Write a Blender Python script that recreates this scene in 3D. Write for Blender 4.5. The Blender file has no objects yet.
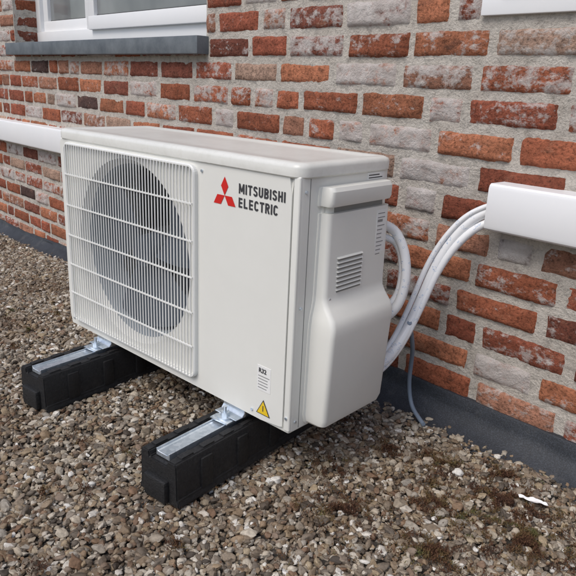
import bpy, bmesh, math, random
import numpy as np
from mathutils import Vector, Matrix, noise
random.seed(7); rng=random.Random(31)
S=bpy.context.scene
S.view_settings.view_transform='Standard'; S.view_settings.look='None'; S.view_settings.exposure=0

# ------------------------------------------------------------------ materials
def mat(name, base=(.5,.5,.5), rough=.5, metal=0., build=None, spec=None):
    m=bpy.data.materials.new(name); m.use_nodes=True
    nt=m.node_tree; b=nt.nodes['Principled BSDF']
    b.inputs['Base Color'].default_value=(*base,1); b.inputs['Roughness'].default_value=rough
    b.inputs['Metallic'].default_value=metal
    if spec is not None: b.inputs['Specular IOR Level'].default_value=spec
    if build: build(nt,b)
    return m
def N(nt,t,**k):
    n=nt.nodes.new(t)
    for a,v in k.items(): setattr(n,a,v)
    return n
def tex(nt,scale,detail=6,rough=.6,coord='Object',typ='ShaderNodeTexNoise',sc=None):
    n=nt.nodes.new(typ)
    if coord=='World': src=nt.nodes.new('ShaderNodeNewGeometry').outputs['Position']
    else: src=nt.nodes.new('ShaderNodeTexCoord').outputs[coord]
    if sc:
        mp=nt.nodes.new('ShaderNodeMapping'); mp.inputs['Scale'].default_value=sc
        nt.links.new(src,mp.inputs[0]); src=mp.outputs[0]
    nt.links.new(src,n.inputs['Vector'])
    n.inputs['Scale'].default_value=scale
    if 'Detail' in n.inputs: n.inputs['Detail'].default_value=detail
    if typ=='ShaderNodeTexNoise': n.inputs['Roughness'].default_value=rough
    return n
def ramp(nt,src,stops):
    r=nt.nodes.new('ShaderNodeValToRGB'); e=r.color_ramp.elements
    while len(e)<len(stops): e.new(.5)
    for i,(p,c) in enumerate(stops):
        e[i].position=p; e[i].color=(*c,1) if len(c)==3 else c
    nt.links.new(src,r.inputs[0]); return r
def mixc(nt,f,a,b,mode='MIX'):
    m=nt.nodes.new('ShaderNodeMix'); m.data_type='RGBA'; m.blend_type=mode
    for s,v in ((0,f),(6,a),(7,b)):
        if hasattr(v,'is_output'): nt.links.new(v,m.inputs[s])
        else: m.inputs[s].default_value=v if s==0 else (*v,1)
    return m.outputs[2]
def bump(nt,b,h,strength,dist):
    n=nt.nodes.new('ShaderNodeBump'); n.inputs['Strength'].default_value=strength; n.inputs['Distance'].default_value=dist
    nt.links.new(h,n.inputs['Height']); nt.links.new(n.outputs[0],b.inputs['Normal'])
W=lambda v:(v,v,v)

def paint(nt,b,c1,c2,bs=.15):
    n=tex(nt,7,8,.65); r=ramp(nt,n.outputs[0],[(.3,c1),(.75,c2)])
    nt.links.new(r.outputs[0],b.inputs['Base Color'])
    n2=tex(nt,900,2); bump(nt,b,n2.outputs[0],bs,.0004)
    n3=tex(nt,12,4); r3=ramp(nt,n3.outputs[0],[(.3,W(.34)),(.7,W(.46))]); nt.links.new(r3.outputs[0],b.inputs['Roughness'])
M_body=mat('ivory_paint',build=lambda nt,b:paint(nt,b,(.735,.735,.69),(.775,.775,.73)))
def lidb(nt,b):
    n=tex(nt,9,10,.7); n2=tex(nt,70,6,.7)
    r=ramp(nt,n.outputs[0],[(.3,(.67,.67,.63)),(.7,(.76,.76,.72))])
    r2=ramp(nt,n2.outputs[0],[(.33,(.86,.85,.82)),(.52,(1,1,1))])
    nt.links.new(mixc(nt,.4,r.outputs[0],r2.outputs[0],'MULTIPLY'),b.inputs['Base Color'])
    b.inputs['Roughness'].default_value=.28
    bump(nt,b,n2.outputs[0],.05,.0005)
M_lid=mat('lid_paint',build=lidb)
M_grille=mat('grille_plastic',(.77,.775,.75),.4)
M_pvc=mat('white_pvc',build=lambda nt,b:paint(nt,b,(.80,.81,.82),(.84,.84,.84),.03))
M_dark=mat('dark_interior',(.02,.024,.03),.7)
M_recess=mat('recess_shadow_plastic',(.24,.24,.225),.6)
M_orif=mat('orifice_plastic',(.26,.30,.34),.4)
M_blade=mat('fan_plastic',(.055,.07,.095),.3)
M_blade2=mat('fan_bracket',(.09,.10,.12),.5)
M_seam=mat('gasket_black',(.03,.03,.03),.8)  # near-black strip material for the window gaskets
M_gap=mat('panel_gap',(.16,.16,.15),.8)
M_red=mat('logo_red',(.62,.02,.015),.4)
M_ink=mat('lettering_ink',(.045,.045,.05),.5)
M_label=mat('label_paper',(.80,.80,.78),.5)
M_print=mat('label_print',(.25,.25,.25),.5)
M_yel=mat('warning_yellow',(.8,.55,.02),.45)
def galv(nt,b):
    v=tex(nt,120,0,typ='ShaderNodeTexVoronoi'); r=ramp(nt,v.outputs['Color'],[(0,(.50,.57,.64)),(1,(.78,.84,.9))])
    nt.links.new(r.outputs[0],b.inputs['Base Color'])
M_galv=mat('galvanised_steel',rough=.36,metal=.8,build=galv)
def rub(nt,b):
    n=tex(nt,160,4,.7); r=ramp(nt,n.outputs[0],[(.35,(.005,.005,.006)),(.75,(.018,.018,.019))])
    d=tex(nt,22,8,.75); rd=ramp(nt,d.outputs[0],[(.56,W(0)),(.72,W(.5))])
    nt.links.new(mixc(nt,rd.outputs[0],r.outputs[0],(.05,.046,.042)),b.inputs['Base Color']); bump(nt,b,n.outputs[0],.7,.003)
M_rub=mat('black_rubber',rough=.62,build=rub)
def bit(nt,b):
    n=tex(nt,5,8,.7); n2=tex(nt,350,3,.7)
    r=ramp(nt,n.outputs[0],[(.3,(.016,.020,.027)),(.7,(.045,.052,.065))])
    r2=ramp(nt,n2.outputs[0],[(.45,W(.6)),(.7,W(1.6))])
    c=mixc(nt,1.,r.outputs[0],r2.outputs[0],'MULTIPLY')
    d=tex(nt,14,8,.8,sc=(1,1,.5)); rd=ramp(nt,d.outputs[0],[(.54,W(0)),(.70,W(.5))])
    nt.links.new(mixc(nt,rd.outputs[0],c,(.13,.125,.12)),b.inputs['Base Color'])
    bump(nt,b,n2.outputs[0],.5,.002)
M_bit=mat('bitumen_felt',rough=.6,build=bit)
def stone(nt,b):
    n=tex(nt,14,8,.7); r=ramp(nt,n.outputs[0],[(.3,(.075,.09,.105)),(.7,(.17,.19,.205))])
    nt.links.new(r.outputs[0],b.inputs['Base Color']); bump(nt,b,n.outputs[0],.3,.003)
M_stone=mat('blue_stone',rough=.55,build=stone)
def pipeb(nt,b):
    n=tex(nt,80,2,.5); r=ramp(nt,n.outputs[0],[(.62,(.82,.83,.84)),(.645,(.40,.50,.66)),(.67,(.82,.83,.84))])
    nt.links.new(r.outputs[0],b.inputs['Base Color'])
    n2=tex(nt,40,3); bump(nt,b,n2.outputs[0],.25,.002)
M_pipe=mat('white_pipe_wrap',rough=.35,build=pipeb)
M_cable=mat('grey_cable',(.22,.27,.34),.5)
def glassb(nt,b):
    n=tex(nt,2.5,3); r=ramp(nt,n.outputs[0],[(.35,(.12,.13,.135)),(.7,(.26,.27,.27))])
    nt.links.new(r.outputs[0],b.inputs['Base Color'])
M_glass=mat('window_glass',rough=.04,spec=.9,build=glassb)

def brickb(nt,b):
    a=N(nt,'ShaderNodeAttribute',attribute_name='bcol')
    aw=N(nt,'ShaderNodeAttribute',attribute_name='bwhite')
    n1=tex(nt,24,8,.72); n2=tex(nt,15,12,.74,sc=(1,1,1.7)); n3=tex(nt,150,5,.7); n4=tex(nt,60,6,.7)
    n5=tex(nt,9,6,.7,sc=(1.3,1.3,2.5))
    v=ramp(nt,n1.outputs[0],[(.25,W(.5)),(.5,W(1.)),(.75,W(1.45))])
    c=mixc(nt,1.,a.outputs['Color'],v.outputs[0],'MULTIPLY')
    bz=ramp(nt,n5.outputs[0],[(.29,W(.8)),(.41,W(0))])
    c=mixc(nt,bz.outputs[0],c,(.095,.05,.038))
    sz=ramp(nt,n5.outputs[0],[(.57,W(0)),(.72,W(.6))])
    c=mixc(nt,sz.outputs[0],c,(.43,.225,.145))
    sp=ramp(nt,n3.outputs[0],[(.34,W(.35)),(.5,W(1)),(.7,W(1.25))])
    c=mixc(nt,.9,c,sp.outputs[0],'MULTIPLY')
    add=N(nt,'ShaderNodeMath',operation='ADD'); nt.links.new(n2.outputs[0],add.inputs[0]); nt.links.new(aw.outputs['Fac'],add.inputs[1])
    add2=N(nt,'ShaderNodeMath',operation='MULTIPLY_ADD'); nt.links.new(n4.outputs[0],add2.inputs[0]); add2.inputs[1].default_value=.5; nt.links.new(add.outputs[0],add2.inputs[2])
    mk=ramp(nt,add2.outputs[0],[(.775,W(0)),(.835,W(.55)),(.93,W(.93))])
    lime=ramp(nt,n1.outputs[0],[(.3,(.44,.39,.36)),(.6,(.64,.605,.575)),(.8,(.75,.73,.705))])
    c=mixc(nt,mk.outputs[0],c,lime.outputs[0])
    nt.links.new(c,b.inputs['Base Color'])
    h=N(nt,'ShaderNodeMath',operation='MULTIPLY_ADD'); nt.links.new(n3.outputs[0],h.inputs[0]); h.inputs[1].default_value=.4
    h2=N(nt,'ShaderNodeMath',operation='MULTIPLY_ADD'); nt.links.new(n4.outputs[0],h2.inputs[0]); h2.inputs[1].default_value=.8; nt.links.new(n1.outputs[0],h2.inputs[2])
    nt.links.new(h2.outputs[0],h.inputs[2])
    bump(nt,b,h.outputs[0],1.,.009)
M_brick=mat('handformed_brick',rough=.9,build=brickb,spec=.25)
def mortb(nt,b):
    n1=tex(nt,12,8,.7); n2=tex(nt,220,4,.7); n3=tex(nt,45,6,.7)
    r=ramp(nt,n1.outputs[0],[(.3,(.52,.47,.41)),(.7,(.70,.655,.59))])
    r2=ramp(nt,n2.outputs[0],[(.35,W(.75)),(.55,W(1))])
    c=mixc(nt,.8,r.outputs[0],r2.outputs[0],'MULTIPLY')
    r3=ramp(nt,n3.outputs[0],[(.3,W(.5)),(.5,W(1.05))])
    c=mixc(nt,.8,c,r3.outputs[0],'MULTIPLY')
    nt.links.new(c,b.inputs['Base Color'])
    h=N(nt,'ShaderNodeMath',operation='MULTIPLY_ADD'); nt.links.new(n2.outputs[0],h.inputs[0]); h.inputs[1].default_value=.35; nt.links.new(n3.outputs[0],h.inputs[2])
    bump(nt,b,h.outputs[0],1.,.012)
M_mort=mat('lime_mortar',rough=.95,build=mortb,spec=.2)
def pebb(nt,b):
    oi=N(nt,'ShaderNodeObjectInfo')
    r=ramp(nt,oi.outputs['Random'],[(0,(.065,.05,.038)),(.13,(.17,.14,.11)),(.27,(.28,.21,.14)),(.41,(.28,.24,.195)),(.53,(.21,.125,.075)),(.63,(.39,.31,.205)),(.75,(.37,.34,.295)),(.87,(.50,.43,.335)),(.94,(.63,.58,.50)),(1,(.80,.79,.76))])
    n=tex(nt,1.6,6,.7); rr=ramp(nt,n.outputs[0],[(.3,W(.55)),(.7,W(1.2))])
    c=mixc(nt,1.,r.outputs[0],rr.outputs[0],'MULTIPLY')
    g=tex(nt,4.5,5,.65,coord='World'); gr=ramp(nt,g.outputs[0],[(.36,(.68,.61,.54)),(.50,(1,.99,.97))])
    c=mixc(nt,1.,c,gr.outputs[0],'MULTIPLY')
    nt.links.new(c,b.inputs['Base Color'])
    n2=tex(nt,9,3); bump(nt,b,n2.outputs[0],.25,.15)
M_peb=mat('pebble',rough=.62,build=pebb,spec=.4)
def soilb(nt,b):
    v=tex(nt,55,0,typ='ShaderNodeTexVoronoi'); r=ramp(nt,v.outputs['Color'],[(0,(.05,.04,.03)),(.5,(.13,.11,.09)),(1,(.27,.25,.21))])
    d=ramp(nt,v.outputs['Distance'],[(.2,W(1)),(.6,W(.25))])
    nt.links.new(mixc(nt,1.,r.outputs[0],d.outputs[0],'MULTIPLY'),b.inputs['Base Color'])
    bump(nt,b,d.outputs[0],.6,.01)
M_soil=mat('gravel_bed',rough=.9,build=soilb)
def mossb(nt,b):
    n=tex(nt,16,6,.75); r=ramp(nt,n.outputs[0],[(.33,(.035,.014,.008)),(.48,(.085,.036,.016)),(.56,(.11,.07,.025)),(.66,(.075,.09,.025))])
    nt.links.new(r.outputs[0],b.inputs['Base Color'])
M_moss=mat('rust_moss',rough=.9,build=mossb)

# ------------------------------------------------------------------ mesh helpers
def link(o,parent=None):
    S.collection.objects.link(o)
    if parent: o.parent=parent
    return o
def empty(name,loc=(0,0,0),rz=0):
    e=bpy.data.objects.new(name,None); e.location=loc; e.rotation_euler=(0,0,rz); e.empty_display_size=.1
    return link(e)
def obj(name,verts,faces,m,parent=None,smooth=False):
    me=bpy.data.meshes.new(name); me.from_pydata([tuple(v) for v in verts],[],faces); me.update()
    if m: me.materials.append(m)
    if smooth: me.shade_smooth()
    return link(bpy.data.objects.new(name,me),parent)
def bm_obj(name,bm,m,parent=None,smooth=True,angle=35):
    me=bpy.data.meshes.new(name); bmesh.ops.recalc_face_normals(bm,faces=bm.faces[:]); bm.to_mesh(me); bm.free()
    for x in (m if isinstance(m,(list,tuple)) else [m]): me.materials.append(x)
    o=link(bpy.data.objects.new(name,me),parent)
    if smooth: me.shade_smooth(); me.set_sharp_from_angle(angle=math.radians(angle))
    return o
def box(name,a,b,m,parent=None,bev=.002,seg=2):
    bm=bmesh.new(); bmesh.ops.create_cube(bm,size=1)
    for v in bm.verts:
        for i in range(3): v.co[i]=(a[i]+b[i])/2+v.co[i]*(b[i]-a[i])
    if bev: bmesh.ops.bevel(bm,geom=bm.edges[:],offset=bev,segments=seg,affect='EDGES',profile=.6)
    return bm_obj(name,bm,m,parent)
def prism(name,prof,axis,a,b,m,parent=None,bev=.004,seg=3,flt=None):
    bm=bmesh.new(); L=[]
    for t in (a,b):
        r=[]
        for p in prof:
            if axis=='y': c=(p[0],t,p[1])
            elif axis=='x': c=(t,p[0],p[1])
            else: c=(p[0],p[1],t)
            r.append(bm.verts.new(c))
        L.append(r)
    bm.faces.new(L[0]); bm.faces.new(L[1][::-1])
    n=len(prof)
    for i in range(n): bm.faces.new((L[0][i],L[1][i],L[1][(i+1)%n],L[0][(i+1)%n]))
    bmesh.ops.recalc_face_normals(bm,faces=bm.faces[:])
    if bev:
        g=[e for e in bm.edges if (flt is None or flt(e))]
        bmesh.ops.bevel(bm,geom=g,offset=bev,segments=seg,affect='EDGES',clamp_overlap=True)
    return bm_obj(name,bm,m,parent)
def tube(name,pts,r,m,parent=None,nseg=12):
    cu=bpy.data.curves.new(name,'CURVE'); cu.dimensions='3D'; cu.bevel_depth=r; cu.bevel_resolution=4; cu.resolution_u=nseg
    sp=cu.splines.new('NURBS'); sp.points.add(len(pts)-1); sp.use_endpoint_u=True; sp.order_u=3
    for i,p in enumerate(pts): sp.points[i].co=(*p,1)
    cu.use_fill_caps=True; cu.materials.append(m)
    t=bpy.data.objects.new(name+'_c',cu); S.collection.objects.link(t)
    dg=bpy.context.evaluated_depsgraph_get(); me=bpy.data.meshes.new_from_object(t.evaluated_get(dg)); me.name=name
    bpy.data.objects.remove(t)
    me.shade_smooth()
    return link(bpy.data.objects.new(name,me),parent)
def cyl(bm,c,r,h,axis='z',seg=24,r2=None):
    g=bmesh.ops.create_cone(bm,cap_ends=True,segments=seg,radius1=r,radius2=r if r2 is None else r2,depth=h)
    vs=g['verts']
    if axis=='y': bmesh.ops.rotate(bm,verts=vs,cent=(0,0,0),matrix=Matrix.Rotation(math.pi/2,3,'X'))
    if axis=='x': bmesh.ops.rotate(bm,verts=vs,cent=(0,0,0),matrix=Matrix.Rotation(math.pi/2,3,'Y'))
    bmesh.ops.translate(bm,verts=vs,vec=c)

# ------------------------------------------------------------------ heat pump outdoor unit
H=.509; D=.264; WD=.802
U=empty('air_conditioner_outdoor_unit')
box('base_pan',(.004,.004,-.004),(.796,.255,.018),M_body,U,.004)
box('side_panel_left',(.0,.012,.004),(.006,.255,.486),M_body,U,.002)
box('rear_heat_exchanger',(.01,.225,.02),(.60,.25,.48),M_dark,U,.002)
box('partition_inside',(.585,.03,.02),(.592,.24,.48),M_dark,U,.001)
cx,cz,fr=.292,.250,.214
bm=bmesh.new()
X0,X1,Z0,Z1=.0,.782,.0,.488
angs=sorted(set([2*math.pi*i/96 for i in range(96)]+[math.atan2(z-cz,x-cx)%(2*math.pi) for x in (X0,X1) for z in (Z0,Z1)]))
inn=[];out=[];back=[]
for a in angs:
    c,s=math.cos(a),math.sin(a)
    t=min([((X1 if c>0 else X0)-cx)/c if abs(c)>1e-9 else 9, ((Z1 if s>0 else Z0)-cz)/s if abs(s)>1e-9 else 9])
    inn.append(bm.verts.new((cx+fr*c,0,cz+fr*s))); out.append(bm.verts.new((cx+t*c,0,cz+t*s)))
    back.append(bm.verts.new((cx+(fr-.012)*c,.018,cz+(fr-.012)*s)))
n=len(angs)
for i in range(n):
    j=(i+1)%n
    bm.faces.new((inn[i],inn[j],out[j],out[i])); bm.faces.new((inn[j],inn[i],back[i],back[j]))
rim=[bm.verts.new((v.co.x,.014,v.co.z)) for v in out]
for i in range(n):
    j=(i+1)%n; bm.faces.new((out[i],out[j],rim[j],rim[i]))
ed=[e for e in bm.edges if ((e.verts[0] in out) and (e.verts[1] in out))]
bmesh.ops.bevel(bm,geom=ed,offset=.006,segments=4,affect='EDGES')
bm_obj('front_panel',bm,M_body,U)
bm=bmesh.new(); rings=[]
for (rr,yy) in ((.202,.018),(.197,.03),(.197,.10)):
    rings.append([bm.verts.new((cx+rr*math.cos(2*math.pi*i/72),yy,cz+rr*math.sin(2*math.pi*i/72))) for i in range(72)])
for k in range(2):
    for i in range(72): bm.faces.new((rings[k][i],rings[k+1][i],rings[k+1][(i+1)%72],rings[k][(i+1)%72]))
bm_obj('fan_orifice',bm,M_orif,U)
bm=bmesh.new(); cyl(bm,(cx,.055,cz),.042,.05,'y',32,.036)
for k in range(3):
    a0=k*2*math.pi/3+.4; G=[]
    for i in range(9):
        t=i/8; rr=.036+t*.152; row=[]
        for j in range(9):
            u=j/8; a=a0+(u-.5)*(1.15+.35*t)+.35*t; y=.040+.05*u-.01*t
            row.append(bm.verts.new((cx+rr*math.cos(a),y,cz+rr*math.sin(a))))
        G.append(row)
    for i in range(8):
        for j in range(8): bm.faces.new((G[i][j],G[i+1][j],G[i+1][j+1],G[i][j+1]))
bm_obj('fan',bm,M_blade,U)
bm=bmesh.new(); cyl(bm,(cx,.12,cz),.05,.07,'y',24); bm_obj('fan_motor',bm,M_dark,U)
box('motor_bracket',(cx-.045,.165,.02),(cx+.045,.175,.48),M_blade2,U,.001)
gx0,gx1,gz0,gz1=.030,.532,.020,.478
def rr_pts(x0,x1,z0,z1,r,k=7):
    P=[]
    for (cx_,cz_,s) in ((x1-r,z1-r,0),(x0+r,z1-r,1),(x0+r,z0+r,2),(x1-r,z0+r,3)):
        for i in range(k): 
            a=(s+i/(k-1))*math.pi/2; P.append((cx_+r*math.cos(a),cz_+r*math.sin(a)))
    return P
bm=bmesh.new()
def sweep_ring(pts,prof):
    R=[]; n=len(pts)
    for i,p in enumerate(pts):
        a=Vector(pts[i-1]);b=Vector(pts[(i+1)%n]); d=(b-a).normalized(); nn=Vector((d.y,-d.x))
        R.append([bm.verts.new((p[0]+nn.x*o,y,p[1]+nn.y*o)) for o,y in prof])
    for i in range(n):
        for j in range(len(prof)-1): bm.faces.new((R[i][j],R[(i+1)%n][j],R[(i+1)%n][j+1],R[i][j+1]))
sweep_ring(rr_pts(gx0,gx1,gz0,gz1,.018),[(0,.0),(0,-.008),(-.002,-.0105),(-.005,-.0105),(-.006,-.008),(-.006,.0)])
def bar(x0,x1,z0,z1,y0,y1):
    g=bmesh.ops.create_cube(bm,size=1)
    for v in g['verts']:
        v.co=Vector(((x0+x1)/2+v.co.x*(x1-x0),(y0+y1)/2+v.co.y*(y1-y0),(z0+z1)/2+v.co.z*(z1-z0)))
nw=46
for i in range(nw):
    x=gx0+.012+(gx1-gx0-.024)*i/(nw-1)
    dd=max(0,.018-min(x-gx0,gx1-x)); ins=.018-math.sqrt(max(0,.018**2-dd**2))
    bar(x-.0012,x+.0012,gz0+.004+ins,gz1-.004-ins,-.0116,-.0095)
for i in range(1,6):
    z=gz0+(gz1-gz0)*i/6
    bar(gx0+.004,gx1-.004,z-.0016,z+.0016,-.0140,-.0114)
bm_obj('fan_guard_grille',bm,M_grille,U,smooth=False)
box('side_panel',(.776,.006,.0),(.8,.258,.488),M_body,U,.004,3)
box('panel_seam',(.7815,.0045,.004),(.7830,.0065,.486),M_gap,U,0)
box('front_corner_strip',(.7840,.0,.002),(.7995,.012,.487),M_body,U,.004,3)
box('side_seam',(.7995,.026,.004),(.8004,.0272,.484),M_gap,U,0)
bm=bmesh.new()
LP=[(.0,.483),(-.004,.486),(-.0045,.500),(-.002,.506),(.006,.5095),(.020,.5095),(.024,.5075),(.06,.5075)]
pr=[]
for inset,z in LP:
    r=max(.022-inset,.004); x0,x1,y0,y1=inset,WD-inset,inset,D-inset
    ring=[]
    for (cx_,cy_,s) in ((x1-r,y1-r,0),(x0+r,y1-r,1),(x0+r,y0+r,2),(x1-r,y0+r,3)):
        for i in range(8):
            a=(s+i/7)*math.pi/2; ring.append(bm.verts.new((cx_+r*math.cos(a),cy_+r*math.sin(a),z)))
    pr.append(ring)
for k in range(len(pr)-1):
    n=len(pr[k])
    for i in range(n): bm.faces.new((pr[k][i],pr[k][(i+1)%n],pr[k+1][(i+1)%n],pr[k+1][i]))
bm.faces.new(pr[-1]); 
bm_obj('top_lid',bm,M_lid,U,angle=50)
def cover():
    sec=[(.008,.836,.050,.222),(.013,.846,.046,.228),(.028,.851,.043,.231),(.196,.856,.044,.238),(.214,.856,.045,.239),(.230,.850,.047,.239),(.246,.834,.051,.241),(.258,.826,.053,.242),(.268,.824,.054,.243),(.420,.822,.056,.243),(.4202,.812,.064,.237),(.433,.812,.064,.237),(.4332,.826,.054,.240),(.440,.829,.053,.240),(.460,.829,.054,.240),(.467,.825,.056,.238)]
    bm=bmesh.new(); R=[]
    for z,xo,yf,yb in sec:
        r=.010; ring=[(.799,yf-.006),(.803,yf-.006),(.804,yf-.001)]
        for i in range(6):
            a=-math.pi/2+i/5*math.pi/2; ring.append((xo-r+r*math.cos(a),yf+r+r*math.sin(a)))
        for i in range(6):
            a=i/5*math.pi/2; ring.append((xo-r+r*math.cos(a),yb-r+r*math.sin(a)))
        ring+= [(.799,yb)]
        R.append([bm.verts.new((x,y,z)) for x,y in ring])
    n=len(R[0])
    for k in range(len(R)-1):
        for i in range(n-1): bm.faces.new((R[k][i],R[k][i+1],R[k+1][i+1],R[k+1][i]))
    bm.faces.new(R[0]); bm.faces.new(R[-1])
    return bm_obj('valve_cover',bm,M_body,U,angle=28)
cover()
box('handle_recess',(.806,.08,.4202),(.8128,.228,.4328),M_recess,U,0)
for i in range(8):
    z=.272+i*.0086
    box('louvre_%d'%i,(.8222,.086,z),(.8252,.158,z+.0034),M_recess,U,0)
    prism('louvre_lip_%d'%i,[(.822,z+.0035),(.8265,z+.0040),(.822,z+.0078)],'y',.084,.160,M_body,U,0)
box('rating_label',(.8222,.200,.32),(.8232,.232,.412),M_label,U,0)
for i in range(11):
    z=.325+i*.008; box('rating_line_%d'%i,(.8226,.203,z),(.8235,.203+rng.uniform(.014,.026),z+(.0018 if i!=8 else .005)),M_print,U,0)
box('side_label',(.7995,.19,.468),(.8006,.245,.482),M_label,U,0)
for i in range(2): box('side_label_line_%d'%i,(.7998,.194,.4705+i*.005),(.8010,.238-i*.01,.4725+i*.005),M_ink,U,0)
bm=bmesh.new()
for p in ((.792,-.001,.03),(.02,-.001,.016),(.545,-.001,.468),(.70,-.001,.014)): cyl(bm,p,.0028,.003,'y',12)
for p in ((.801,.016,.25),(.801,.016,.46),(.801,.016,.02),(.824,.068,.262)): cyl(bm,p,.0028,.003,'x',12)
bm_obj('screws',bm,M_galv,U)
bm=bmesh.new(); s=.0205; lx,lz=.611,.4295
for k in range(3):
    a=k*2*math.pi/3
    P=[(0,0),(s/2,s*.866),(0,s*1.732),(-s/2,s*.866)]
    bm.faces.new([bm.verts.new((lx+p[0]*math.cos(a)-p[1]*math.sin(a),-.0008,lz+p[0]*math.sin(a)+p[1]*math.cos(a))) for p in P])
bm_obj('emblem',bm,M_red,U,smooth=False)
def letters(word,x0,z0,h,name):
    st=h*.20; w=h*.60; gap=h*.15
    bm=bmesh.new(); yk=[0]
    def poly(pts):
        yk[0]+=1; y=-.0008-(yk[0]%7)*.00002
        bm.faces.new([bm.verts.new((x0+px,y,z0+pz)) for px,pz in pts])
    def r(a,b,c,d): poly([(a,b),(c,b),(c,d),(a,d)])
    def line(ax,az,bx,bz,t=None):
        t=(t or st)/2; poly([(ax-t*1.1,az),(ax+t*1.1,az),(bx+t*1.1,bz),(bx-t*1.1,bz)])
    def arc(cx,cz,rx,rz,a0,a1,n=12):
        for i in range(n):
            t0=math.radians(a0+(a1-a0)*i/n); t1=math.radians(a0+(a1-a0)*(i+1)/n)
            o=lambda t,k:(cx+(rx-k)*math.cos(t),cz+(rz-k)*math.sin(t))
            poly([o(t0,0),o(t1,0),o(t1,st),o(t0,st)])
    x=0
    for ch in word:
        if ch=='I': r(x,0,x+st,h); x+=st+gap; continue
        if ch=='M':
            W_=w*1.35; r(x,0,x+st,h); r(x+W_-st,0,x+W_,h); line(x+st*.6,h,x+W_/2,h*.18,st*.85); line(x+W_-st*.6,h,x+W_/2,h*.18,st*.85); x+=W_+gap; continue
        if ch=='T': r(x,h-st,x+w,h); r(x+w/2-st/2,0,x+w/2+st/2,h-st)
        if ch=='E': r(x,0,x+st,h); [r(x+st,zz,x+w*.9,zz+st*.95) for zz in (0,h/2-st/2,h-st)]
        if ch=='L': r(x,0,x+st,h); r(x+st,0,x+w*.9,st)
        if ch=='H': r(x,0,x+st,h); r(x+w-st,0,x+w,h); r(x+st,h/2-st/2,x+w-st,h/2+st/2)
        if ch=='U': r(x,h*.3,x+st,h); r(x+w-st,h*.3,x+w,h); arc(x+w/2,h*.3,w/2,h*.3,180,360)
        if ch=='C': arc(x+w/2,h*.68,w/2,h*.32,20,180); r(x,h*.32,x+st,h*.68); arc(x+w/2,h*.32,w/2,h*.32,180,340)
        if ch=='S': arc(x+w/2,h*.73,w/2,h*.27,10,270); arc(x+w/2,h*.30,w/2,h*.30,-170,90)
        if ch=='B':
            r(x,0,x+st,h); 
            for c0,rr_ in ((h*.735,h*.265),(h*.29,h*.29)):
                r(x+st,c0+rr_-st,x+w*.55,c0+rr_); r(x+st,c0-rr_,x+w*.55,c0-rr_+st); arc(x+w*.55,c0,w*.45,rr_,-90,90)
        if ch=='R':
            r(x,0,x+st,h); c0=h*.72; rr_=h*.28
            r(x+st,h-st,x+w*.55,h); r(x+st,c0-rr_,x+w*.55,c0-rr_+st); arc(x+w*.55,c0,w*.45,rr_,-90,90); line(x+w*.55,c0-rr_+st*.2,x+w-st*.4,0)
        x+=w+gap
    return bm_obj(name,bm,M_ink,U,smooth=False)
letters('MITSUBISHI',.650,.4390,.0185,'lettering')
letters('ELECTRIC',.650,.4130,.0185,'lettering')
def text(body,x,z,size,m,parent,y=-.0008,off=.0,sx=1,name='lettering_small'):
    cu=bpy.data.curves.new(name,'FONT'); cu.body=body; cu.size=size; cu.offset=off; cu.extrude=.0002
    t=bpy.data.objects.new('t',cu); S.collection.objects.link(t)
    me=bpy.data.meshes.new_from_object(t.evaluated_get(bpy.context.evaluated_depsgraph_get())); bpy.data.objects.remove(t)
    me.materials.clear(); me.materials.append(m)
    o=link(bpy.data.objects.new(name,me),parent); o.location=(x,y,z); o.rotation_euler=(math.pi/2,0,0); o.scale=(sx,1,1); return o
box('refrigerant_label',(.712,-.0006,.064),(.748,.0004,.116),M_label,U,0)
text('R32',.716,.102,.013,M_ink,U,y=-.0012,off=.0003)
for i in range(5): box('label_line_%d'%i,(.715,-.0010,.069+i*.0062),(.715+rng.uniform(.022,.030),-.0005,.0705+i*.0062),M_print,U,0)
for nm,sc,y,m in (('warning_border',1,-.0008,M_ink),('warning_triangle',.84,-.0013,M_yel)):
    bm=bmesh.new(); c=(.731,.024)
    bm.faces.new([bm.verts.new((c[0]+.022*sc*math.cos(a),y,c[1]+.022*sc*math.sin(a))) for a in (math.pi/2,math.pi*7/6,math.pi*11/6)])
    bm_obj(nm,bm,m,U,smooth=False)
box('warning_mark',(.7300,-.0018,.021),(.7320,-.0013,.033),M_ink,U,0)

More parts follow.
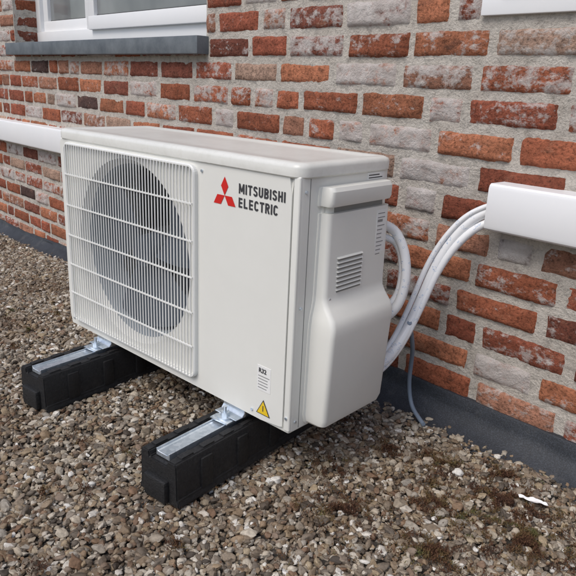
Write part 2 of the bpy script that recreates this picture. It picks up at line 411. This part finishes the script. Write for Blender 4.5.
# ------------------------------------------------------------------ rubber feet
def foot(name,xc):
    e=empty(name,(xc,-.195,-.122),math.radians(4.0))
    w=.052;h=.092;L=.53
    prof=[(-w-.004,0),(w+.004,0),(w+.003,.012),(w,.016),(w-.002,h-.006),(w-.006,h),(.026,h),(.024,h-.012),(-.024,h-.012),(-.026,h),(-w+.006,h),(-w+.002,h-.006),(-w,.016),(-w-.003,.012)]
    prism('rubber_block',prof,'y',0,L,M_rub,e,.0035,2)
    box('end_lug',(-.03,-.012,.004),(.03,.004,.05),M_rub,e,.005)
    for k in range(5):
        y=.06+k*.1; box('rib_%d'%k,(w-.004,y,.014),(w+.0035,y+.03,h-.012),M_rub,e,.004)
    for k in range(9):
        y=.02+k*.055
        for sgn in (-1,1):
            box('tread_%d_%d'%(k,sgn),(sgn*.036-.007,y,h-.002),(sgn*.036+.007,y+.03,h+.003),M_rub,e,.0015)
    prism('steel_rail',[(-.0185,h-.010),(.0185,h-.010),(.0185,h+.004),(.0155,h+.004),(.0155,h+.0005),(.012,h-.001),(-.012,h-.001),(-.0155,h+.0005),(-.0155,h+.004),(-.0185,h+.004)],'y',.012,L-.01,M_galv,e,.0006,1)
    for j,y in enumerate((.178,.40)):
        bm=bmesh.new(); cyl(bm,(0,y,h+.010),.0165,.003); cyl(bm,(0,y,h+.016),.0095,.009,'z',6); cyl(bm,(0,y,h+.024),.0045,.018,'z',12)
        bm_obj('bolt_%d'%j,bm,M_galv,e)
    box('rail_clamp',(-.024,.158,h+.0045),(.024,.20,h+.0085),M_galv,e,.001)
    return e
foot('rubber_mounting_foot',.652); foot('rubber_mounting_foot',.162)
for i,xc in enumerate((.64,.15)):
    prism('leg_front_%d'%i,[(-.018,-.0195),(-.018,-.0175),(.0,-.0175),(.006,-.010),(.006,.004),(.01,.004),(.01,-.0195)],'x',xc-.032,xc+.032,M_galv,U,.0008,1)
    box('leg_rear_%d'%i,(xc-.045,.23,-.0195),(xc+.045,.29,-.003),M_galv,U,.002)

# ------------------------------------------------------------------ wall frame
WA=-math.atan(.086); WL=(1,.5,0)
BW=empty('brick_wall',WL,WA)
ZT=2.5; UL,UR=-5.2,2.6
wins=[(-2.76,-1.155,.765,2.05),(-.172,1.25,.785,2.05)]
verts=[];faces=[];cols=[];whites=[]
PAL=[((.36,.118,.063),5),((.30,.092,.054),4.5),((.42,.163,.088),3.6),((.37,.18,.118),2.2),((.22,.075,.05),2.2),((.10,.058,.05),1.0),((.39,.26,.195),1.3)]
pc=[p[0] for p in PAL]; pw=[p[1] for p in PAL]
def brick(fr,u0,u1,z0,z1,prot):
    nx=max(5,int((u1-u0)/.009)); nz=8
    sd=rng.uniform(0,500); base=len(verts)
    tilt=rng.uniform(-.0018,.0018); bow=rng.uniform(-.0015,.0015)
    for j in range(nz+1):
        for i in range(nx+1):
            s=i/nx; t=j/nz
            u=u0+(u1-u0)*s; z=z0+(z1-z0)*t
            eu=min(s,1-s)*(u1-u0); ez=min(t,1-t)*(z1-z0)
            n1=noise.noise(Vector((u*20+sd,z*22,sd))); n2=noise.noise(Vector((u*75+sd,z*75,3+sd)))
            n3=noise.noise(Vector((u*30+sd,z*30,9+sd))); n4=noise.noise(Vector((u*90+sd,z*90,19+sd)))
            d=prot+n1*.0038+n2*.0024+tilt*(s-.5)*2+bow*(t-.5)*2
            e=min(eu,ez)
            if e<1e-6: d=-.006; 
            elif e<.0095: d-=.0022
            if eu<1e-6: u+=n3*.006+n4*.004
            if ez<1e-6: z+=n3*.005+n4*.0035
            verts.append(fr(u,d,z))
    for j in range(nz):
        for i in range(nx):
            a=base+j*(nx+1)+i; faces.append((a,a+1,a+nx+2,a+nx+1))
    c=rng.choices(pc,pw)[0]; k=rng.uniform(.78,1.22)
    w=rng.choice([-.28,-.18,-.12,-.08,-.05,-.02,.0,.03,.07,.11,.2]) 
    if u0<-1.2: w-=.04
    nv=(nx+1)*(nz+1)
    cols.extend([(c[0]*k,c[1]*k,c[2]*k,1)]*nv); whites.extend([w]*nv)
PITCH=.0700; JT=.0100
def rows(fr,segf,z_lo,z_hi,zoff=-.0665,lim=None):
    k0=int(math.floor((z_lo-zoff)/PITCH)); k1=int(math.ceil((z_hi-zoff)/PITCH))
    for k in range(k0,k1):
        z0=zoff+k*PITCH; z1=z0+PITCH-JT
        if z1>z_hi: continue
        for (a,b) in segf(z0,z1):
            u=a+( -rng.uniform(0,.2) if lim is None else 0)
            while u<b-.02:
                L=rng.choices([.200,.097,.15],[7,1.7,.5])[0]+rng.uniform(-.007,.007)
                u1=u+L
                s0=max(u,a); s1=min(u1,b)
                if b-s1<.05: s1=b; u1=b
                if s1-s0>.03:
                    brick(fr,s0,s1,z0+rng.uniform(-.002,.002),z1+rng.uniform(-.003,.0025),rng.uniform(.004,.0085))
                u=u1+JT+rng.uniform(-.003,.004)
def segs(z0,z1):
    S_=[(UL,UR)]
    for (a,b,c,d) in wins:
        if z1>c+.012 and z0<d-.01:
            N_=[]
            for (p,q) in S_:
                if b<=p or a>=q: N_.append((p,q)); continue
                if a-p>.03: N_.append((p,a))
                if q-b>.03: N_.append((b,q))
            S_=N_
    return S_
rows(lambda u,d,z:(u,-d,z),segs,-.35,ZT)
rows(lambda u,d,z:(wins[0][0]+.001+d-.004,u,z),lambda a,b:[(.004,.2)] if a>.75 and b<2.04 else [],.74,2.05,lim=1)
me=bpy.data.meshes.new('bricks'); me.from_pydata(verts,[],faces)
ca=me.color_attributes.new('bcol','FLOAT_COLOR','POINT'); ca.data.foreach_set('color',np.array(cols,dtype=np.float32).ravel())
fa=me.attributes.new('bwhite','FLOAT','POINT'); fa.data.foreach_set('value',np.array(whites,dtype=np.float32))
me.materials.append(M_brick); me.shade_smooth(); link(bpy.data.objects.new('bricks',me),BW)
def mbox(n,u0,u1,z0,z1): box(n,(u0,0,z0),(u1,.22,z1),M_mort,BW,0)
w0,w1=wins
mbox('mortar_below',UL,UR,-.5,w0[2]-.002)
mbox('mortar_left',UL,w0[0],w0[2]-.002,w0[3]); mbox('mortar_middle',w0[1],w1[0],w0[2]-.002,w0[3]); mbox('mortar_right',w1[1],UR,w0[2]-.002,w0[3])
mbox('mortar_above',UL,UR,w0[3],ZT)
mbox('mortar_under_window',w1[0],w1[1],w0[2]-.002,w1[2])
box('wall_coping',(UL-.03,-.04,ZT),(UR+.03,.27,ZT+.05),M_stone,BW,.005)

def window(name,w,depth=.11,double=True,sill=True):
    u0,u1,z0,z1=w; e=empty(name,WL,WA); y=depth
    zb=z0+(.012 if sill else 0)
    f=.05
    box('frame_bottom',(u0,y,zb),(u1,y+.07,zb+f),M_pvc,e,.003); box('frame_top',(u0,y,z1-f),(u1,y+.07,z1),M_pvc,e,.003)
    box('frame_left',(u0,y+.001,zb+f),(u0+f,y+.07,z1-f),M_pvc,e,.003); box('frame_right',(u1-f,y+.001,zb+f),(u1,y+.07,z1-f),M_pvc,e,.003)
    if double:
        um=u0+(u1-u0)*.36
        box('mullion',(um-.03,y+.0015,zb+f),(um+.03,y+.07,z1-f),M_pvc,e,.003)
        parts=[(u0+f,um-.03,.018),(um+.03,u1-f,-.018)]
    else: parts=[(u0+f,u1-f,-.012)]
    for i,(a,b,dy) in enumerate(parts):
        s=.055; yy=y+dy
        a-=.006;b+=.006;c=zb+f-.006;d=z1-f+.006
        box('sash_bottom_%d'%i,(a,yy,c),(b,yy+.05,c+s),M_pvc,e,.005); box('sash_top_%d'%i,(a,yy,d-s),(b,yy+.05,d),M_pvc,e,.005)
        box('sash_left_%d'%i,(a,yy+.0008,c+s-.004),(a+s,yy+.05,d-s+.004),M_pvc,e,.005); box('sash_right_%d'%i,(b-s,yy+.0008,c+s-.004),(b,yy+.05,d-s+.004),M_pvc,e,.005)
        box('glass_%d'%i,(a+s-.003,yy+.018,c+s-.003),(b-s+.003,yy+.026,d-s+.003),M_glass,e,0)
        box('gasket_%d'%i,(a+s-.001,yy+.0145,c+s-.001),(b-s+.001,yy+.0178,c+s+.004),M_seam,e,0)
    if sill:
        box('sill',(u0-.02,-.045,z0-.052),(u1+.012,y+.02,z0+.002),M_stone,e,.004)
    return e
window('window',wins[0])
window('window',wins[1],depth=-.012,double=False,sill=False)

# ------------------------------------------------------------------ flashing
def gz(x,y):
    t=min(max((.3-x)/2.6,0),1); return -.124-.115*t*t*(3-2*t)
bm=bmesh.new(); rowsV=[]; nU=300
for i in range(nU+1):
    u=UL+(UR-UL)*i/nU; x=u+1
    zt=-.055-.13*min(max((.6-x)/2.4,0),1)+.004*noise.noise(Vector((u*2,0,0)))
    g=gz(x,.5)
    wob=lambda k:.008*noise.noise(Vector((u*7,k*3.1,1.)))
    P=[(.004,zt),(-.012,zt+.001),(-.015,zt-.004),(-.017+wob(1),(zt+g)/2+.01),(-.024+wob(2),g+.028),(-.047+wob(3),g+.010+wob(4)),(-.075,g-.002),(-.14,g-.012)]
    rowsV.append([bm.verts.new((u,a,b)) for a,b in P])
for i in range(nU):
    for j in range(len(P)-1): bm.faces.new((rowsV[i][j],rowsV[i][j+1],rowsV[i+1][j+1],rowsV[i+1][j]))
f=bm_obj('bitumen_flashing',bm,M_bit,None,angle=60); f.location=WL; f.rotation_euler=(0,0,WA)

# ------------------------------------------------------------------ trunking
def trunk(name,u0,u1,z0,z1,tilt=0):
    e=empty(name,WL,WA)
    h=z1-z0
    def P(u,z): return z+tilt*(u-u0)
    bm=bmesh.new(); prof=[(.0,0),(-.058,0),(-.063,.004),(-.065,.010),(-.065,h-.010),(-.063,h-.004),(-.058,h),(0,h)]
    R=[[bm.verts.new((u,y,P(u,z0)+z)) for y,z in prof] for u in (u0,u1)]
    for j in range(len(prof)-1): bm.faces.new((R[0][j],R[0][j+1],R[1][j+1],R[1][j]))
    R2=[[bm.verts.new((u,y*.955,P(u,z0)+.003+z*(h-.006)/h)) for y,z in prof] for u in (u0,u1)]
    for j in range(len(prof)-1): bm.faces.new((R2[0][j+1],R2[0][j],R2[1][j],R2[1][j+1]))
    for s in (0,1):
        for j in range(len(prof)-1): bm.faces.new((R[s][j],R[s][j+1],R2[s][j+1],R2[s][j]))
    bm_obj('cover',bm,M_pvc,e,angle=30)
    return e
trunk('cable_trunking',-.068,1.9,.361,.458,.0)
trunk('cable_trunking',-4.0,-.62,.283,.388,.008)

# ------------------------------------------------------------------ pipes
PB=empty('refrigerant_pipes')
A=[(1.06,.462,.415),(.98,.468,.413),(.935,.468,.405),(.885,.452,.372),(.842,.425,.29),(.830,.38,.18),(.826,.33,.11),(.822,.27,.07),(.81,.21,.05)]
tube('pipe_large',A,.0115,M_pipe,PB)
tube('pipe_small',[ (p[0]+.014-.002*i,p[1]+.004-.0025*i,p[2]-.022+.001*i) for i,p in enumerate(A)],.0088,M_pipe,PB)
tube('control_cable',[ (p[0]-.014,p[1]-.006-.002*i,p[2]+.012-.003*i) for i,p in enumerate(A)],.0058,M_pipe,PB)
tube('pipe_loop',[(.79,.20,.385),(.80,.28,.375),(.828,.298,.33),(.843,.298,.265),(.834,.292,.20),(.808,.27,.165),(.79,.20,.16)],.0100,M_pipe,PB)
tube('pipe_loop_inner',[(.79,.20,.36),(.80,.285,.347),(.818,.306,.315),(.827,.306,.26),(.820,.30,.21),(.80,.27,.185),(.79,.20,.18)],.0072,M_pipe,PB)
tube('drain_cable',[(.832,.345,.15),(.815,.40,.08),(.79,.445,.02),(.783,.455,-.05),(.798,.450,-.10),(.83,.430,-.112),(.86,.41,-.114)],.0052,M_cable,PB)

# ------------------------------------------------------------------ gravel ground
fx=list(np.arange(-4.4,2.61,.1)); fy=list(np.arange(-1.7,1.01,.1))
xs=[-80,-30,-10,-6]+fx+[4,10,30,80]; ys=[-80,-30,-10,-4]+fy+[3,10,40,80]
gv=[];gf=[];dens=[]
for y in ys:
    for x in xs:
        nz=.010*noise.noise(Vector((x*2.2,y*2.2,0))) if abs(x)<6 and abs(y)<4 else 0
        z=gz(x,y)+nz-.008
        gv.append((x,y,z)); 
        dens.append(1. if (-4.3<=x<=2.5 and -1.6<=y<=.98) else 0.)
nx=len(xs)
for j in range(len(ys)-1):
    for i in range(nx-1):
        a=j*nx+i; gf.append((a,a+1,a+nx+1,a+nx))
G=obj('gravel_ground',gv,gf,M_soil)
at=G.data.attributes.new('dens','FLOAT','POINT'); at.data.foreach_set('value',np.array(dens,dtype=np.float32))
ng=bpy.data.node_groups.new('gravel_scatter','GeometryNodeTree')
ng.interface.new_socket('Geometry',in_out='INPUT',socket_type='NodeSocketGeometry'); ng.interface.new_socket('Geometry',in_out='OUTPUT',socket_type='NodeSocketGeometry')
nd=ng.nodes; lk=ng.links.new
gi=nd.new('NodeGroupInput'); go=nd.new('NodeGroupOutput')
na=nd.new('GeometryNodeInputNamedAttribute'); na.data_type='FLOAT'; na.inputs['Name'].default_value='dens'
geo=nd.new('GeometryNodeJoinGeometry')
for k in range(6):
    ic=nd.new('GeometryNodeMeshIcoSphere'); ic.inputs['Radius'].default_value=1; ic.inputs['Subdivisions'].default_value=3
    ps=nd.new('GeometryNodeInputPosition'); ns=nd.new('ShaderNodeTexNoise'); ns.noise_dimensions='4D'; ns.inputs['W'].default_value=k*7.3; ns.inputs['Scale'].default_value=.75; ns.inputs['Detail'].default_value=1.5
    lk(ps.outputs[0],ns.inputs['Vector'])
    sb=nd.new('ShaderNodeVectorMath'); sb.operation='SUBTRACT'; sb.inputs[1].default_value=(.5,.5,.5); lk(ns.outputs['Color'],sb.inputs[0])
    ml=nd.new('ShaderNodeVectorMath'); ml.operation='SCALE'; ml.inputs['Scale'].default_value=2.0; lk(sb.outputs[0],ml.inputs[0])
    sp=nd.new('GeometryNodeSetPosition'); lk(ic.outputs['Mesh'],sp.inputs['Geometry']); lk(ml.outputs[0],sp.inputs['Offset'])
    ss=nd.new('GeometryNodeSetShadeSmooth'); lk(sp.outputs[0],ss.inputs[0])
    sm=nd.new('GeometryNodeSetMaterial'); sm.inputs['Material'].default_value=M_peb; lk(ss.outputs[0],sm.inputs[0])
    g2=nd.new('GeometryNodeGeometryToInstance'); lk(sm.outputs[0],g2.inputs[0]); lk(g2.outputs[0],geo.inputs[0])
jo=nd.new('GeometryNodeJoinGeometry')
lk(gi.outputs[0],jo.inputs[0])
def rv(lo,hi,typ='FLOAT',seed=0):
    r=nd.new('FunctionNodeRandomValue'); r.data_type=typ
    if typ=='FLOAT': r.inputs[2].default_value=lo; r.inputs[3].default_value=hi
    else: r.inputs[0].default_value=lo; r.inputs[1].default_value=hi
    r.inputs['Seed'].default_value=seed
    return r.outputs[1] if typ=='FLOAT' else r.outputs[0]
for li,(density,s0,s1,zo0,zo1) in enumerate(((17500,.0029,.0058,-.001,.008),(7800,.0048,.0086,0.,.009),(450,.008,.0125,.001,.010))):
    mu=nd.new('ShaderNodeMath'); mu.operation='MULTIPLY'; mu.inputs[1].default_value=density; lk(na.outputs[0],mu.inputs[0])
    dp=nd.new('GeometryNodeDistributePointsOnFaces'); dp.inputs['Seed'].default_value=li+3
    lk(gi.outputs[0],dp.inputs['Mesh']); lk(mu.outputs[0],dp.inputs['Density'])
    cb=nd.new('ShaderNodeCombineXYZ'); lk(rv(zo0,zo1,seed=40+li),cb.inputs[2])
    sp=nd.new('GeometryNodeSetPosition'); lk(dp.outputs['Points'],sp.inputs['Geometry']); lk(cb.outputs[0],sp.inputs['Offset'])
    ip=nd.new('GeometryNodeInstanceOnPoints'); lk(sp.outputs[0],ip.inputs['Points']); lk(geo.outputs[0],ip.inputs['Instance']); ip.inputs['Pick Instance'].default_value=True
    lk(rv((-.5,-.5,0),(.5,.5,6.28),'FLOAT_VECTOR',seed=li+9),ip.inputs['Rotation'])
    vm=nd.new('ShaderNodeVectorMath'); vm.operation='SCALE'; lk(rv((.85,.62,.40),(1.4,1.05,.8),'FLOAT_VECTOR',seed=li+19),vm.inputs[0]); lk(rv(s0,s1,seed=li+29),vm.inputs['Scale'])
    lk(vm.outputs[0],ip.inputs['Scale']); lk(ip.outputs[0],jo.inputs[0])
lk(jo.outputs[0],go.inputs[0])
md=G.modifiers.new('scatter','NODES'); md.node_group=ng

# moss : masses of tiny leaf faces in a few patches
mv=[];mf=[]
patches=[(1.14,.28,.085,11000),(1.03,.17,.06,5000),(.92,.03,.06,4200),(1.20,.19,.07,7000),(.98,.30,.05,2500),(1.10,.05,.06,4200),(.82,.12,.05,2200),(1.08,.36,.05,3000),(.86,.27,.04,1600)]
for _ in range(60): patches.append((rng.uniform(-.6,1.3),rng.uniform(-.5,.35),rng.uniform(.012,.04),rng.randint(80,600)))
for (px,py,rad,cnt) in patches:
    for _ in range(cnt):
        a=rng.uniform(0,6.28); r=rad*abs(rng.gauss(0,.6)); x=px+r*math.cos(a)*1.5; y=py+r*math.sin(a)
        if noise.noise(Vector((x*38,y*38,2)))<-.02: continue
        z=gz(x,y)+.003+rng.uniform(-.004,.009)*max(.3,1-r/rad); s=rng.uniform(.0013,.0034)
        b=rng.uniform(0,6.28); t=rng.uniform(.2,1.3)
        d1=Vector((math.cos(b)*math.cos(t),math.sin(b)*math.cos(t),math.sin(t)))*s*1.8; d2=Vector((-math.sin(b),math.cos(b),0))*s*.5
        c=Vector((x,y,z)); k=len(mv); mv+= [c-d2,c+d2,c+d1]; mf.append((k,k+1,k+2))
obj('moss',mv,mf,M_moss)

# scrap of white plastic lying on the gravel
bm=bmesh.new(); R=[]
for i in range(13):
    t=i/12; r=[]
    for j in range(5):
        q=j/4-.5; w_=.013*(math.sin(math.pi*min(max(t,.08),.92))**.5)
        x=1.142+.050*t-.008*q; y=.300+.016*t+q*w_
        r.append(bm.verts.new((x,y,gz(x,y)+.011+.006*noise.noise(Vector((t*5,q*4,3)))+.006*abs(q))))
    R.append(r)
for i in range(12):
    for j in range(4): bm.faces.new((R[i][j],R[i+1][j],R[i+1][j+1],R[i][j+1]))
bm_obj('plastic_scrap',bm,M_pvc)

# ------------------------------------------------------------------ light
w=bpy.data.worlds.new('World'); S.world=w; w.use_nodes=True; nt=w.node_tree
sky=nt.nodes.new('ShaderNodeTexSky'); sky.sky_type='NISHITA'; sky.sun_disc=False
el=math.radians(54); az_dir=Vector((-.08,-.95,0)).normalized()
sky.sun_elevation=el; sky.sun_rotation=math.atan2(az_dir.x,az_dir.y)
sky.dust_density=3; sky.air_density=1
nt.links.new(sky.outputs[0],nt.nodes['Background'].inputs[0]); nt.nodes['Background'].inputs[1].default_value=.15
L=bpy.data.lights.new('sun','SUN'); L.energy=1.5; L.angle=math.radians(35); L.color=(1,.975,.94)
lo=bpy.data.objects.new('sun',L); S.collection.objects.link(lo)
dv=Vector((az_dir.x*math.cos(el),az_dir.y*math.cos(el),math.sin(el))); lo.rotation_euler=dv.to_track_quat('Z','Y').to_euler()

# ------------------------------------------------------------------ camera
p,y,r=-.309,-.734,.044
F=Vector((math.sin(y)*math.cos(p),math.cos(y)*math.cos(p),math.sin(p)))
rt=F.cross(Vector((0,0,1))).normalized(); up=rt.cross(F)
R_=math.cos(r)*rt+math.sin(r)*up; U_=-math.sin(r)*rt+math.cos(r)*up
cam=bpy.data.cameras.new('camera'); cam.sensor_width=36; cam.lens=638.986/576*36; cam.clip_end=500; cam.clip_start=.02
co=bpy.data.objects.new('camera',cam); S.collection.objects.link(co)
m=Matrix((( R_.x,U_.x,-F.x,1.51),(R_.y,U_.y,-F.y,-.807),(R_.z,U_.z,-F.z,.635),(0,0,0,1))); co.matrix_world=m
S.camera=co
